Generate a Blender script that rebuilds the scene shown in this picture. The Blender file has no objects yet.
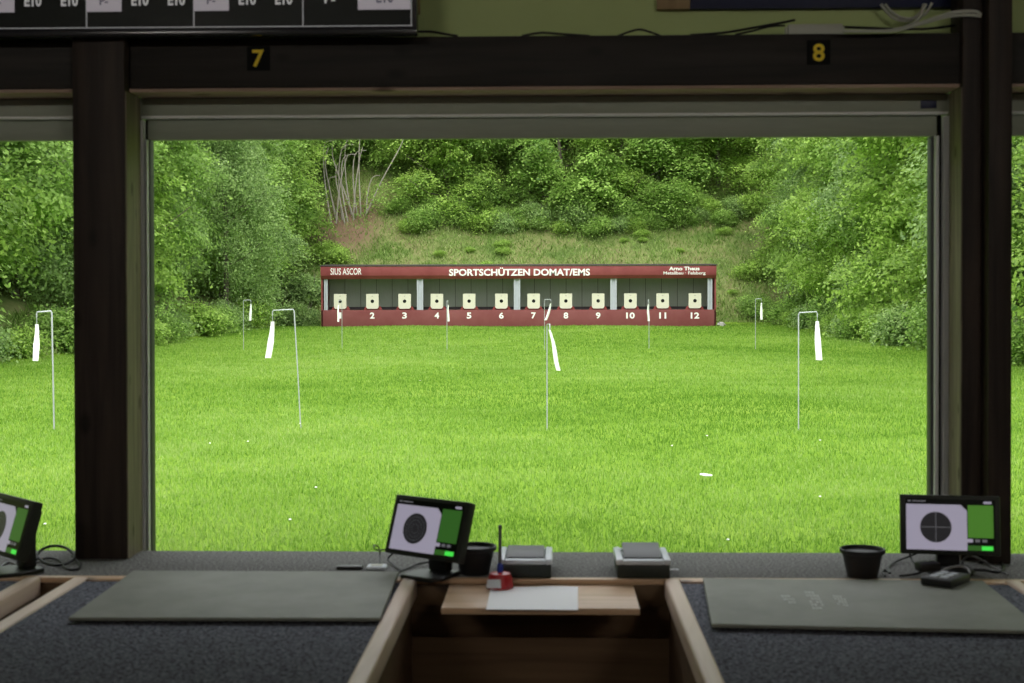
import bpy, bmesh, math, random
import numpy as np
from mathutils import Vector, Matrix

R = math.radians
SC = bpy.context.scene
COL = SC.collection
random.seed(7)
RNG = np.random.RandomState(11)

# ------------------------------------------------------------------ camera
EYE = 1.34
FPX = 1422.0
YAW, PIT, ROL = R(1.63), R(0.75), R(0.11)
PPY = 312.1                                         # optical axis: the lens is shifted down a little
fw = Vector((-math.sin(YAW)*math.cos(PIT), math.cos(YAW)*math.cos(PIT), -math.sin(PIT)))
rt = Vector((math.cos(YAW), math.sin(YAW), 0)); up = rt.cross(fw)
rt2 = rt*math.cos(ROL) - up*math.sin(ROL); up2 = up*math.cos(ROL) + rt*math.sin(ROL)
cam = bpy.data.cameras.new('camera'); camo = bpy.data.objects.new('camera', cam); COL.objects.link(camo)
m = Matrix((rt2, up2, -fw)).transposed().to_4x4(); m.translation = (0, 0, EYE)
camo.matrix_world = m
cam.sensor_width = 36.0; cam.lens = FPX/1024*36.0
cam.shift_y = -(341.5-PPY)/1024
cam.clip_start = 0.05; cam.clip_end = 500
cam.dof.use_dof = True; cam.dof.focus_distance = 48.0; cam.dof.aperture_fstop = 8.0
SC.camera = camo

# ------------------------------------------------------------------ sky, sun, exposure
W = bpy.data.worlds.new('sky'); SC.world = W; W.use_nodes = True
nt = W.node_tree; nt.nodes.clear()
wo = nt.nodes.new('ShaderNodeOutputWorld'); wb = nt.nodes.new('ShaderNodeBackground')
tc = nt.nodes.new('ShaderNodeTexCoord'); sx = nt.nodes.new('ShaderNodeSeparateXYZ')
rp = nt.nodes.new('ShaderNodeValToRGB')                      # overcast dome: brighter overhead
nt.links.new(tc.outputs['Generated'], sx.inputs[0]); nt.links.new(sx.outputs[2], rp.inputs[0])
rp.color_ramp.elements[0].position = 0.0; rp.color_ramp.elements[0].color = (0.78, 0.83, 0.86, 1)
rp.color_ramp.elements[1].position = 1.0; rp.color_ramp.elements[1].color = (1.0, 1.02, 1.04, 1)
nt.links.new(rp.outputs[0], wb.inputs[0]); wb.inputs[1].default_value = 2.3
nt.links.new(wb.outputs[0], wo.inputs[0])
sl = bpy.data.lights.new('sun', 'SUN'); sl.energy = 2.2; sl.angle = R(35); sl.color = (1.0, 0.97, 0.9)
so = bpy.data.objects.new('sun', sl); COL.objects.link(so); so.rotation_euler = (R(42), R(-10), R(12)); so.location = (0, 10, 30)
SC.view_settings.view_transform = 'Standard'; SC.view_settings.look = 'None'
SC.view_settings.gamma = 1.0; SC.view_settings.use_curve_mapping = False
SC.view_settings.exposure = 0.25
try:
    SC.cycles.use_denoising = True
    SC.cycles.max_bounces = 10; SC.cycles.diffuse_bounces = 6; SC.cycles.transmission_bounces = 6
    SC.cycles.sample_clamp_indirect = 6.0
except Exception:
    pass

# ------------------------------------------------------------------ helpers
def at(px, py, Y=None, Z=None):
    """world point seen at a pixel of the photograph on the plane y = Y or z = Z"""
    d = fw + rt2*((px-512)/FPX) - up2*((py-PPY)/FPX)
    t = Y/d.y if Y is not None else (Z-EYE)/d.z
    return Vector((0, 0, EYE)) + d*t

def tag(o, label=None, cat=None, group=None, kind=None):
    if label: o['label'] = label
    if cat: o['category'] = cat
    if group: o['group'] = group
    if kind: o['kind'] = kind
    return o

def thing(name, label, cat, loc=(0, 0, 0), rz=0.0, group=None):
    o = bpy.data.objects.new(name, None); COL.objects.link(o)
    o.empty_display_size = 0.1
    o.location = loc; o.rotation_euler = (0, 0, rz)
    return tag(o, label, cat, group)

def copy_tree(o, parent=None):
    c = o.copy(); COL.objects.link(c)
    if parent: c.parent = parent
    for ch in o.children:
        copy_tree(ch, c)
    return c

def link(name, me, mat=None, parent=None):
    o = bpy.data.objects.new(name, me); COL.objects.link(o)
    if mat: me.materials.append(mat)
    if parent: o.parent = parent
    return o

class MB:
    def __init__(s): s.bm = bmesh.new()
    def box(s, x0, x1, y0, y1, z0, z1, r=0.0, seg=2):
        b = bmesh.new()
        bmesh.ops.create_cube(b, size=1)
        for v in b.verts:
            v.co = Vector((x0+(v.co.x+.5)*(x1-x0), y0+(v.co.y+.5)*(y1-y0), z0+(v.co.z+.5)*(z1-z0)))
        if r > 0:
            bmesh.ops.bevel(b, geom=b.edges[:], offset=r, segments=seg, affect='EDGES', profile=.5)
        s.add(b); return s
    def add(s, b, M=None):
        if M is not None: bmesh.ops.transform(b, matrix=M, verts=b.verts)
        me = bpy.data.meshes.new('tmp'); b.to_mesh(me); b.free()
        s.bm.from_mesh(me); bpy.data.meshes.remove(me)
    def prism(s, poly, h, M=None, r=0.0):
        """polygon in the xy plane extruded by h along z, then moved by M"""
        b = bmesh.new()
        lo = [b.verts.new((p[0], p[1], 0)) for p in poly]; hi = [b.verts.new((p[0], p[1], h)) for p in poly]
        n = len(poly)
        b.faces.new(lo[::-1]); b.faces.new(hi)
        for i in range(n): b.faces.new((lo[i], lo[(i+1) % n], hi[(i+1) % n], hi[i]))
        bmesh.ops.recalc_face_normals(b, faces=b.faces[:])
        if r > 0: bmesh.ops.bevel(b, geom=b.edges[:], offset=r, segments=1, affect='EDGES')
        s.add(b, M); return s
    def tube(s, pts, r, n=8, smooth=0):
        pts = [Vector(p) for p in pts]
        if smooth:
            q = []
            for i in range(len(pts)-1):
                a = pts[max(i-1, 0)]; b_ = pts[i]; c = pts[i+1]; d = pts[min(i+2, len(pts)-1)]
                for k in range(smooth):
                    t = k/smooth
                    q.append(.5*((2*b_)+(c-a)*t+(2*a-5*b_+4*c-d)*t*t+(3*b_-a-3*c+d)*t**3))
            q.append(pts[-1])
            if isinstance(r, (list, tuple)):
                r = [r[min(int(i/smooth), len(r)-1)] for i in range(len(q))]
            pts = q
        rr = r if isinstance(r, (list, tuple)) else [r]*len(pts)
        rings = []; prev = None
        for i, p in enumerate(pts):
            d = (pts[min(i+1, len(pts)-1)]-pts[max(i-1, 0)])
            if d.length < 1e-9: d = Vector((0, 0, 1))
            d.normalize()
            if prev is None:
                a = Vector((0, 0, 1)) if abs(d.z) < .9 else Vector((1, 0, 0))
                u = d.cross(a).normalized()
            else:
                u = (prev-d*prev.dot(d))
                u = u.normalized() if u.length > 1e-6 else d.orthogonal().normalized()
            prev = u; w = d.cross(u)
            rings.append([s.bm.verts.new(p+(u*math.cos(2*math.pi*k/n)+w*math.sin(2*math.pi*k/n))*rr[i]) for k in range(n)])
        for i in range(len(rings)-1):
            for k in range(n):
                s.bm.faces.new((rings[i][k], rings[i][(k+1) % n], rings[i+1][(k+1) % n], rings[i+1][k]))
        s.bm.faces.new(rings[0][::-1]); s.bm.faces.new(rings[-1])
        return s
    def lathe(s, prof, c=(0, 0, 0), n=32):
        rings = []
        for (r, z) in prof:
            rings.append([s.bm.verts.new((c[0]+r*math.cos(2*math.pi*k/n), c[1]+r*math.sin(2*math.pi*k/n), c[2]+z)) for k in range(n)])
        for i in range(len(rings)-1):
            for k in range(n):
                s.bm.faces.new((rings[i][k], rings[i][(k+1) % n], rings[i+1][(k+1) % n], rings[i+1][k]))
        s.bm.faces.new(rings[0][::-1]); s.bm.faces.new(rings[-1])
        return s
    def build(s, name, mat, parent=None, smooth=True, M=None):
        if M is not None: bmesh.ops.transform(s.bm, matrix=M, verts=s.bm.verts)
        bmesh.ops.recalc_face_normals(s.bm, faces=s.bm.faces[:])
        me = bpy.data.meshes.new(name); s.bm.to_mesh(me); s.bm.free()
        if smooth:
            me.shade_smooth(); me.set_sharp_from_angle(angle=R(38))
        return link(name, me, mat, parent)

def B(*a, **k): return MB().box(*a, **k)
def struct(o): o['kind'] = 'structure'; return o

def lettering(name, body, mat, M, width=None, height=None, bold=0.0, depth=0.004, parent=None, align='CENTER', shear=0.0):
    """text as a thin mesh: written in the local xz plane (reads from -y), fitted to width x height"""
    cu = bpy.data.curves.new('tmp', 'FONT'); cu.body = body; cu.extrude = .01; cu.offset = bold; cu.shear = shear
    cu.resolution_u = 3
    o = bpy.data.objects.new('tmp', cu); COL.objects.link(o)
    bpy.context.view_layer.update()
    me = bpy.data.meshes.new_from_object(o.evaluated_get(bpy.context.evaluated_depsgraph_get()))
    bpy.data.objects.remove(o); bpy.data.curves.remove(cu)
    n = len(me.vertices); co = np.empty(n*3, 'f'); me.vertices.foreach_get('co', co); co = co.reshape(-1, 3)
    lo = co.min(0); hi = co.max(0); sz = hi-lo
    kx = width/sz[0] if width else None; ky = height/sz[1] if height else None
    if kx is None: kx = ky
    if ky is None: ky = kx
    x = (co[:, 0]-lo[0])*kx - (sz[0]*kx/2 if align == 'CENTER' else 0)
    z = (co[:, 1]-lo[1])*ky
    y = -(co[:, 2]-lo[2])/max(sz[2], 1e-6)*depth
    me.vertices.foreach_set('co', np.stack([x, y, z], 1).astype('f').ravel()); me.transform(M); me.update()
    me.name = name; me.materials.clear()
    return link(name, me, mat, parent)

T = Matrix.Translation
def T3(x, y, z): return Matrix.Translation((x, y, z))

# ------------------------------------------------------------------ materials
def mat(name, col, rough=0.7, spec=0.3, metal=0.0, noise=None, bump=None, emit=None, stretch=None, space='Object'):
    """noise = (scale, amount, second colour); bump = (scale, strength)"""
    M = bpy.data.materials.new(name); M.use_nodes = True
    n = M.node_tree.nodes; l = M.node_tree.links; p = n['Principled BSDF']
    p.inputs['Base Color'].default_value = (*col, 1); p.inputs['Roughness'].default_value = rough
    p.inputs['Specular IOR Level'].default_value = spec; p.inputs['Metallic'].default_value = metal
    if emit:
        p.inputs['Emission Color'].default_value = (*col, 1); p.inputs['Emission Strength'].default_value = emit
    if noise or bump:
        t = n.new('ShaderNodeTexCoord'); mp = n.new('ShaderNodeMapping')
        l.new(t.outputs[space], mp.inputs[0])
        if stretch: mp.inputs['Scale'].default_value = stretch
    if noise:
        x = n.new('ShaderNodeTexNoise'); x.inputs['Scale'].default_value = noise[0]; x.inputs['Detail'].default_value = 6
        x.inputs['Roughness'].default_value = .65
        l.new(mp.outputs[0], x.inputs[0])
        r = n.new('ShaderNodeValToRGB'); r.color_ramp.elements[0].position = .5-noise[1]; r.color_ramp.elements[1].position = .5+noise[1]
        r.color_ramp.elements[0].color = (*col, 1); r.color_ramp.elements[1].color = (*noise[2], 1)
        l.new(x.outputs['Fac'], r.inputs[0]); l.new(r.outputs[0], p.inputs['Base Color'])
    if bump:
        x2 = n.new('ShaderNodeTexNoise'); x2.inputs['Scale'].default_value = bump[0]; x2.inputs['Detail'].default_value = 4
        l.new(mp.outputs[0], x2.inputs[0])
        b = n.new('ShaderNodeBump'); b.inputs['Strength'].default_value = bump[1]; b.inputs['Distance'].default_value = .01
        l.new(x2.outputs['Fac'], b.inputs['Height']); l.new(b.outputs[0], p.inputs['Normal'])
    return M

def mat_wood(name, c1, c2, axis, scale=1.0, rough=.6, spec=.3, knots=True):
    """long grain along one axis with knots"""
    M = bpy.data.materials.new(name); M.use_nodes = True
    n = M.node_tree.nodes; l = M.node_tree.links; p = n['Principled BSDF']
    p.inputs['Roughness'].default_value = rough; p.inputs['Specular IOR Level'].default_value = spec
    t = n.new('ShaderNodeTexCoord'); mp = n.new('ShaderNodeMapping'); l.new(t.outputs['Object'], mp.inputs[0])
    st = [14*scale]*3; st[axis] = .9*scale; mp.inputs['Scale'].default_value = st
    x = n.new('ShaderNodeTexNoise'); x.inputs['Scale'].default_value = 2.2; x.inputs['Detail'].default_value = 8; x.inputs['Distortion'].default_value = .6
    l.new(mp.outputs[0], x.inputs[0])
    r = n.new('ShaderNodeValToRGB'); r.color_ramp.elements[0].position = .3; r.color_ramp.elements[1].position = .72
    r.color_ramp.elements[0].color = (*c1, 1); r.color_ramp.elements[1].color = (*c2, 1)
    l.new(x.outputs['Fac'], r.inputs[0]); out = r.outputs[0]
    if knots:
        mp2 = n.new('ShaderNodeMapping'); l.new(t.outputs['Object'], mp2.inputs[0])
        s2 = [9*scale]*3; s2[axis] = 4.5*scale; mp2.inputs['Scale'].default_value = s2
        v = n.new('ShaderNodeTexVoronoi'); v.inputs['Scale'].default_value = .9; l.new(mp2.outputs[0], v.inputs[0])
        r2 = n.new('ShaderNodeValToRGB'); r2.color_ramp.elements[0].position = .08; r2.color_ramp.elements[1].position = .17
        r2.color_ramp.elements[0].color = (.35, .3, .27, 1); r2.color_ramp.elements[1].color = (1, 1, 1, 1)
        l.new(v.outputs['Distance'], r2.inputs[0])
        mx = n.new('ShaderNodeMix'); mx.data_type = 'RGBA'; mx.blend_type = 'MULTIPLY'; mx.inputs[0].default_value = 1
        l.new(out, mx.inputs[6]); l.new(r2.outputs[0], mx.inputs[7]); out = mx.outputs[2]
    l.new(out, p.inputs['Base Color'])
    b = n.new('ShaderNodeBump'); b.inputs['Strength'].default_value = .25; b.inputs['Distance'].default_value = .004
    l.new(x.outputs['Fac'], b.inputs['Height']); l.new(b.outputs[0], p.inputs['Normal'])
    return M

def mat_leaf(name, dark, light, trans=.35, rough=.5, mid=None):
    M = bpy.data.materials.new(name); M.use_nodes = True
    n = M.node_tree.nodes; l = M.node_tree.links; n.remove(n['Principled BSDF'])
    out = n['Material Output']
    a = n.new('ShaderNodeAttribute'); a.attribute_name = 'tint'
    r = n.new('ShaderNodeValToRGB'); r.color_ramp.elements[0].color = (*dark, 1); r.color_ramp.elements[1].color = (*light, 1)
    if mid: e = r.color_ramp.elements.new(.5); e.color = (*mid, 1)
    l.new(a.outputs['Fac'], r.inputs[0])
    p = n.new('ShaderNodeBsdfPrincipled'); p.inputs['Roughness'].default_value = rough; p.inputs['Specular IOR Level'].default_value = .25
    l.new(r.outputs[0], p.inputs['Base Color'])
    tr = n.new('ShaderNodeBsdfTranslucent'); l.new(r.outputs[0], tr.inputs['Color'])
    mx = n.new('ShaderNodeMixShader'); mx.inputs[0].default_value = trans
    l.new(p.outputs[0], mx.inputs[1]); l.new(tr.outputs[0], mx.inputs[2]); l.new(mx.outputs[0], out.inputs[0])
    return M

M = {}
M['timber_v'] = mat_wood('dark_timber_upright', (.014, .009, .007), (.050, .034, .025), 2)
M['timber_h'] = mat_wood('dark_timber_level', (.011, .009, .007), (.028, .022, .017), 0)
M['reveal'] = mat_wood('daylit_reveal_tone', (.11, .085, .065), (.25, .20, .155), 2, scale=1.6)  # post timber in a paler tone: daylight on its sides put into the colour
M['pine_y'] = mat_wood('pale_beech_rail', (.58, .42, .33), (.78, .62, .53), 1, knots=False, rough=.45)
M['pine_x'] = mat_wood('pale_pine_shelf', (.48, .31, .18), (.68, .47, .31), 0, rough=.45)
M['soffit'] = mat_wood('lit_tone_underside_board', (.34, .22, .17), (.46, .33, .26), 0)  # lighter wood whose tone also holds the lawn light on the beam underside
M['panel'] = mat_wood('brown_pine_panel', (.085, .047, .022), (.145, .085, .042), 0)
M['carpet'] = mat('charcoal_carpet', (.022, .023, .030), .95, .05, noise=(130, .13, (.24, .245, .29)), bump=(220, .6))
M['sill'] = mat('grey_sill_carpet', (.075, .074, .072), .95, .05, noise=(130, .14, (.32, .318, .31)), bump=(200, .5))
M['mat'] = mat('worn_rubber_mat', (.145, .150, .122), .62, .3, noise=(5, .25, (.235, .24, .205)), bump=(300, .15))
M['matmark'] = mat('worn_white_print', (.42, .43, .41), .8, .1, noise=(60, .2, (.55, .56, .54)))
M['black'] = mat('black_plastic', (.012, .012, .012), .42, .4)
M['blackm'] = mat('matt_black_plastic', (.010, .010, .010), .9, .08, bump=(90, .1))
M['pot'] = mat('black_pot_plastic', (.018, .018, .020), .55, .35)
M['bezel'] = mat('dark_bezel_plastic', (.020, .024, .018), .5, .3)
M['scr_black'] = mat('screen_black', (.005, .007, .005), .4, .15)
M['scr_white'] = mat('screen_lilac_white', (.33, .31, .40), .3, .3, emit=.62)
M['scr_grey'] = mat('screen_dark_disc', (.016, .016, .018), .3, .3, emit=.6)
M['scr_line'] = mat('screen_grey_line', (.10, .10, .11), .3, .3, emit=.8)
M['scr_green'] = mat('screen_green', (.055, .17, .020), .3, .3, emit=.7)
M['scr_dkgreen'] = mat('screen_dark_green', (.028, .10, .016), .3, .3, emit=.7)
M['scr_bright'] = mat('screen_bright_green', (.05, .60, .06), .3, .3, emit=.9)
M['lgrey'] = mat('light_grey_plastic', (.62, .66, .72), .4, .4)
M['dgrey'] = mat('dark_grey_plastic', (.075, .075, .08), .5, .3)
M['prbody'] = mat('printer_dark_green_plastic', (.016, .022, .017), .45, .4)
M['paper'] = mat('white_paper', (.93, .93, .96), .8, .1, bump=(9, .25))
M['red'] = mat('red_plastic', (.42, .015, .02), .35, .5)
M['blue'] = mat('blue_plastic', (.01, .03, .30), .35, .5)
M['steel'] = mat('brushed_steel', (.40, .41, .42), .4, .5, metal=.8)
M['alu'] = mat('grey_rail_aluminium', (.68, .69, .69), .45, .5)
M['shutter'] = mat('grey_green_shutter', (.275, .30, .235), .5, .4, noise=(8, .3, (.33, .355, .28)), stretch=(1, 1, 8))
M['shutedge'] = mat('shutter_edge_highlight', (.85, .85, .83), .45, .4)  # highlight of the lit ledge under the box, put into a pale colour
M['wallgreen'] = mat('pale_green_wall', (.48, .58, .25), .85, .1, noise=(3, .3, (.53, .63, .29)), bump=(40, .1))
M['roomwall'] = mat('brown_room_wall', (.16, .12, .09), .8, .1, noise=(4, .3, (.20, .15, .11)))
M['floor'] = mat('grey_floor', (.10, .095, .09), .7, .2, noise=(6, .3, (.14, .135, .13)))
M['ceiling'] = mat('wood_ceiling', (.22, .17, .12), .7, .2, noise=(6, .3, (.28, .22, .16)), stretch=(8, 1, 1))
M['navy'] = mat('navy_sign_paint', (.012, .016, .055), .4, .3)
M['signwood'] = mat_wood('tan_sign_end', (.30, .20, .10), (.42, .30, .16), 2)
M['yellow'] = mat('yellow_numeral', (.95, .70, .05), .6, .2)
M['white'] = mat('white_paint', (.82, .82, .80), .6, .2)
M['cable_w'] = mat('off_white_cable', (.52, .53, .46), .5, .3)
M['cable_b'] = mat('black_cable', (.012, .012, .013), .5, .3)
M['cable_g'] = mat('grey_cable', (.22, .22, .23), .5, .3)
M['redpaint'] = mat('weathered_red_paint', (.18, .034, .036), .65, .3, noise=(1.3, .22, (.26, .066, .066)), bump=(20, .15))
M['redpaint2'] = mat('weathered_red_wall', (.165, .042, .042), .7, .2, noise=(1.1, .25, (.215, .074, .072)), bump=(20, .2))
M['rooftin'] = mat('dark_roof_felt', (.06, .05, .05), .8, .2)
M['shedback'] = mat('olive_back_panel', (.36, .39, .30), .8, .15, noise=(3, .3, (.42, .45, .36)), stretch=(6, 1, 1))
M['shedfloor'] = mat('grey_shed_floor', (.5, .5, .52), .8, .1)
M['galv'] = mat('pale_galvanised_steel', (.36, .38, .43), .5, .3, noise=(7, .3, (.45, .47, .52)))
M['cream'] = mat('cream_target_face', (.62, .60, .49), .6, .2)
M['hole'] = mat('black_aiming_mark', (.01, .01, .01), .7, .1)
M['redbase'] = mat('dull_red_target_base', (.24, .05, .045), .6, .2)
M['ribbon'] = mat('white_ribbon_cloth', (.86, .86, .84), .8, .1)
M['polem'] = mat('grey_flag_wire', (.42, .44, .45), .5, .4, metal=.3)
M['bark'] = mat('grey_brown_bark', (.10, .08, .062), .9, .1, noise=(9, .25, (.20, .175, .15)), stretch=(3, 3, .6), bump=(20, .6))
M['palebark'] = mat('pale_grey_bark', (.26, .23, .19), .9, .1, noise=(9, .25, (.40, .37, .32)), stretch=(3, 3, .6), bump=(20, .5))
M['rock'] = mat('grey_stone', (.30, .29, .27), .9, .1, noise=(8, .3, (.42, .41, .38)), bump=(15, .6))

# ground: lawn soil and bank soil with patches
def mat_ground(name, cols, s1, s2, earth=None):
    M_ = bpy.data.materials.new(name); M_.use_nodes = True
    n = M_.node_tree.nodes; l = M_.node_tree.links; p = n['Principled BSDF']
    p.inputs['Roughness'].default_value = .95; p.inputs['Specular IOR Level'].default_value = .05
    t = n.new('ShaderNodeTexCoord')
    x = n.new('ShaderNodeTexNoise'); x.inputs['Scale'].default_value = s1; x.inputs['Detail'].default_value = 8; x.inputs['Roughness'].default_value = .7
    l.new(t.outputs['Object'], x.inputs[0])
    r = n.new('ShaderNodeValToRGB'); e = r.color_ramp.elements
    e[0].position = .30; e[0].color = (*cols[0], 1); e[1].position = .70; e[1].color = (*cols[-1], 1)
    for i, c in enumerate(cols[1:-1]):
        q = e.new(.30+.40*(i+1)/(len(cols)-1)); q.color = (*c, 1)
    l.new(x.outputs['Fac'], r.inputs[0]); out = r.outputs[0]
    if earth:                                        # bare brown soil round one spot
        mp = n.new('ShaderNodeMapping'); mp.inputs['Location'].default_value = earth[0]; mp.inputs['Scale'].default_value = (1, 1, 0)
        l.new(t.outputs['Object'], mp.inputs[0])
        ln = n.new('ShaderNodeVectorMath'); ln.operation = 'LENGTH'; l.new(mp.outputs[0], ln.inputs[0])
        ad = n.new('ShaderNodeMath'); ad.operation = 'MULTIPLY_ADD'; ad.inputs[1].default_value = 2.0; l.new(x.outputs['Fac'], ad.inputs[0]); l.new(ln.outputs['Value'], ad.inputs[2])
        r3 = n.new('ShaderNodeMapRange'); r3.inputs[1].default_value = 2.1; r3.inputs[2].default_value = 3.2; r3.inputs[3].default_value = 1; r3.inputs[4].default_value = 0
        l.new(ad.outputs[0], r3.inputs[0])
        mx = n.new('ShaderNodeMix'); mx.data_type = 'RGBA'; l.new(r3.outputs[0], mx.inputs[0]); l.new(out, mx.inputs[6]); mx.inputs[7].default_value = (*earth[1], 1); out = mx.outputs[2]
    l.new(out, p.inputs['Base Color'])
    return M_
M['lawn'] = mat_ground('lawn_ground', [(.10, .19, .016), (.15, .26, .025), (.21, .31, .045)], .35, 8)
M['bank'] = mat_ground('bank_ground', [(.06, .10, .025), (.10, .15, .04), (.19, .20, .08), (.12, .09, .055)], .6, 8, earth=((9.2, -63.0, 0), (.16, .105, .07)))
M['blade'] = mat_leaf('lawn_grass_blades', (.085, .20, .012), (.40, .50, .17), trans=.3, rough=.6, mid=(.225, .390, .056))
M['bankblade'] = mat_leaf('bank_grass_blades', (.11, .21, .03), (.54, .52, .29), trans=.25, rough=.7, mid=(.25, .37, .085))
M['leafmid'] = mat_leaf('mid_green_leaves', (.06, .145, .02), (.46, .68, .165), trans=.46)
M['leafbright'] = mat_leaf('bright_green_leaves', (.075, .17, .018), (.54, .76, .17), trans=.48)
M['leafgrey'] = mat_leaf('soft_grey_green_leaves', (.075, .155, .04), (.47, .65, .235), trans=.45)
M['leafdark'] = mat_leaf('deep_green_leaves', (.04, .09, .015), (.31, .50, .105), trans=.4)

# ------------------------------------------------------------------ terrain
def edge_dist(x, y):
    dx = np.maximum(np.maximum(-10.7-x, x-8.7), 0); dy = np.maximum(y-56.7, 0)
    return np.hypot(dx, dy)
def terrain(x, y):
    x = np.asarray(x, float); y = np.asarray(y, float)
    t = np.clip((y-36)/17, 0, 1); lawn = .085*t*t*(3-2*t)
    lawn = lawn + .02*np.sin(x*.9+y*.35)*np.clip((y-5)/6, 0, 1)
    d = edge_dist(x, y)
    bank = .78*d*d/(d+.9)
    bump = (.16*np.sin(x*.8+1.3)*np.sin(y*.7) + .08*np.sin(2.1*x+y) + .05*np.sin(3.7*y-x*1.9))*np.clip(d/1.5, 0, 1)
    return lawn + bank + bump
def gz(x, y): return float(terrain(x, y))

xs = np.arange(-34, 34.01, .5); ys = np.concatenate([[4.16], np.arange(4.5, 92.01, .5)])
XX, YY = np.meshgrid(xs, ys); ZZ = terrain(XX, YY)
vid = np.arange(XX.size).reshape(XX.shape)
q = np.stack([vid[:-1, :-1], vid[:-1, 1:], vid[1:, 1:], vid[1:, :-1]], -1).reshape(-1, 4)
cx = (XX[:-1, :-1]+XX[1:, 1:])/2; cy = (YY[:-1, :-1]+YY[1:, 1:])/2
dd = edge_dist(cx, cy).ravel()
P = np.stack([XX, YY, ZZ], -1).reshape(-1, 3)
def grid_mesh(name, faces, mtl):
    used, inv = np.unique(faces, return_inverse=True)
    me = bpy.data.meshes.new(name)
    me.from_pydata(P[used].tolist(), [], inv.reshape(-1, 4).tolist()); me.shade_smooth()
    return struct(link(name, me, mtl))
grid_mesh('lawn', q[dd <= .25], M['lawn'])
grid_mesh('hillside', q[dd > .25], M['bank'])

def raw_mesh(name, co, nper, tint, mtl, parent=None, flat=True):
    """co (N*nper,3): N faces of nper own vertices, one tint per vertex"""
    n = len(co); nf = n//nper
    me = bpy.data.meshes.new(name)
    me.vertices.add(n); me.vertices.foreach_set('co', co.astype('f').ravel())
    me.loops.add(n); me.loops.foreach_set('vertex_index', np.arange(n, dtype='i'))
    me.polygons.add(nf); me.polygons.foreach_set('loop_start', np.arange(0, n, nper, dtype='i'))
    try: me.polygons.foreach_set('loop_total', np.full(nf, nper, dtype='i'))
    except Exception: pass
    at_ = me.attributes.new('tint', 'FLOAT', 'POINT'); at_.data.foreach_set('value', tint.astype('f'))
    me.update(calc_edges=True); me.validate()
    return link(name, me, mtl, parent)

def vnoise(x, y, s, seed):
    r = np.random.RandomState(seed); out = 0
    for k in range(5):
        a = r.uniform(0, 6.28); f = s*r.uniform(.6, 1.8); ph = r.uniform(0, 6.28)
        out = out+np.sin((x*math.cos(a)+y*math.sin(a))*f+ph+1.2*np.sin((x*math.sin(a)-y*math.cos(a))*f*.7+ph))
    return out/5

def grass(name, X, Y, h, w, tint, mtl, lean=.45):
    n = len(X); r = RNG
    Z = terrain(X, Y)-.01
    a = r.uniform(0, 6.283, n); dx = np.cos(a)*w/2; dy = np.sin(a)*w/2
    la = r.uniform(0, 6.283, n); L = h*lean*r.uniform(.2, 1.3, n)
    co = np.empty((n, 3, 3))
    co[:, 0] = np.stack([X-dx, Y-dy, Z], 1); co[:, 1] = np.stack([X+dx, Y+dy, Z], 1)
    co[:, 2] = np.stack([X+np.cos(la)*L, Y+np.sin(la)*L, Z+h], 1)
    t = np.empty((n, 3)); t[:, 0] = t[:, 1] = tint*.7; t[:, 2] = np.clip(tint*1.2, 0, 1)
    return raw_mesh(name, co.reshape(-1, 3), 3, t.ravel(), mtl)

# lawn blades: finer close to the shooting house, broader tufts far off
n = 860000
Y = np.exp(RNG.uniform(math.log(6.2), math.log(56.9), n))
X = RNG.uniform(-1, 1, n)*(Y*.43+3.0)-.03*Y
k = (X > -11.2) & (X < 9.2); X = X[k]; Y = Y[k]
base = .43+.34*vnoise(X, Y, .45, 3)+.22*vnoise(X, Y*1.6, 1.9, 4)+.10*vnoise(X, Y, 7, 6)
base = base+RNG.normal(0, .25, len(X))-.16*np.clip((Y-42)/11, 0, 1)
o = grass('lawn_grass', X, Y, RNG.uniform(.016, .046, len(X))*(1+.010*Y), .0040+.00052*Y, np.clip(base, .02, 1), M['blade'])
tag(o, 'short bright green grass covering the whole range lawn', 'grass', kind='stuff')
# rough bank grass behind and beside the shed
n = 330000
X = RNG.uniform(-15, 13, n); Y = RNG.uniform(30, 69, n)
d = edge_dist(X, Y); k = (d > .05) & ((Y > 55) | (d < 1.6))
X = X[k]; Y = Y[k]
f = vnoise(X, Y, .9, 8)
base = .44+.42*f+.2*vnoise(X, Y, 3.1, 9)+RNG.normal(0, .20, len(X))
bare = ((X+9.2)**2/2.6+(Y-62.9)**2/1.3 < 1.2) & (RNG.rand(len(X)) < .6)
X, Y, base = X[~bare], Y[~bare], base[~bare]
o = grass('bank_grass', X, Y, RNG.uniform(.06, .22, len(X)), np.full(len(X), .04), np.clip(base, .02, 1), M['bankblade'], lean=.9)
tag(o, 'rough tan and green grass on the bank above the red shed', 'grass', kind='stuff')

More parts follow.
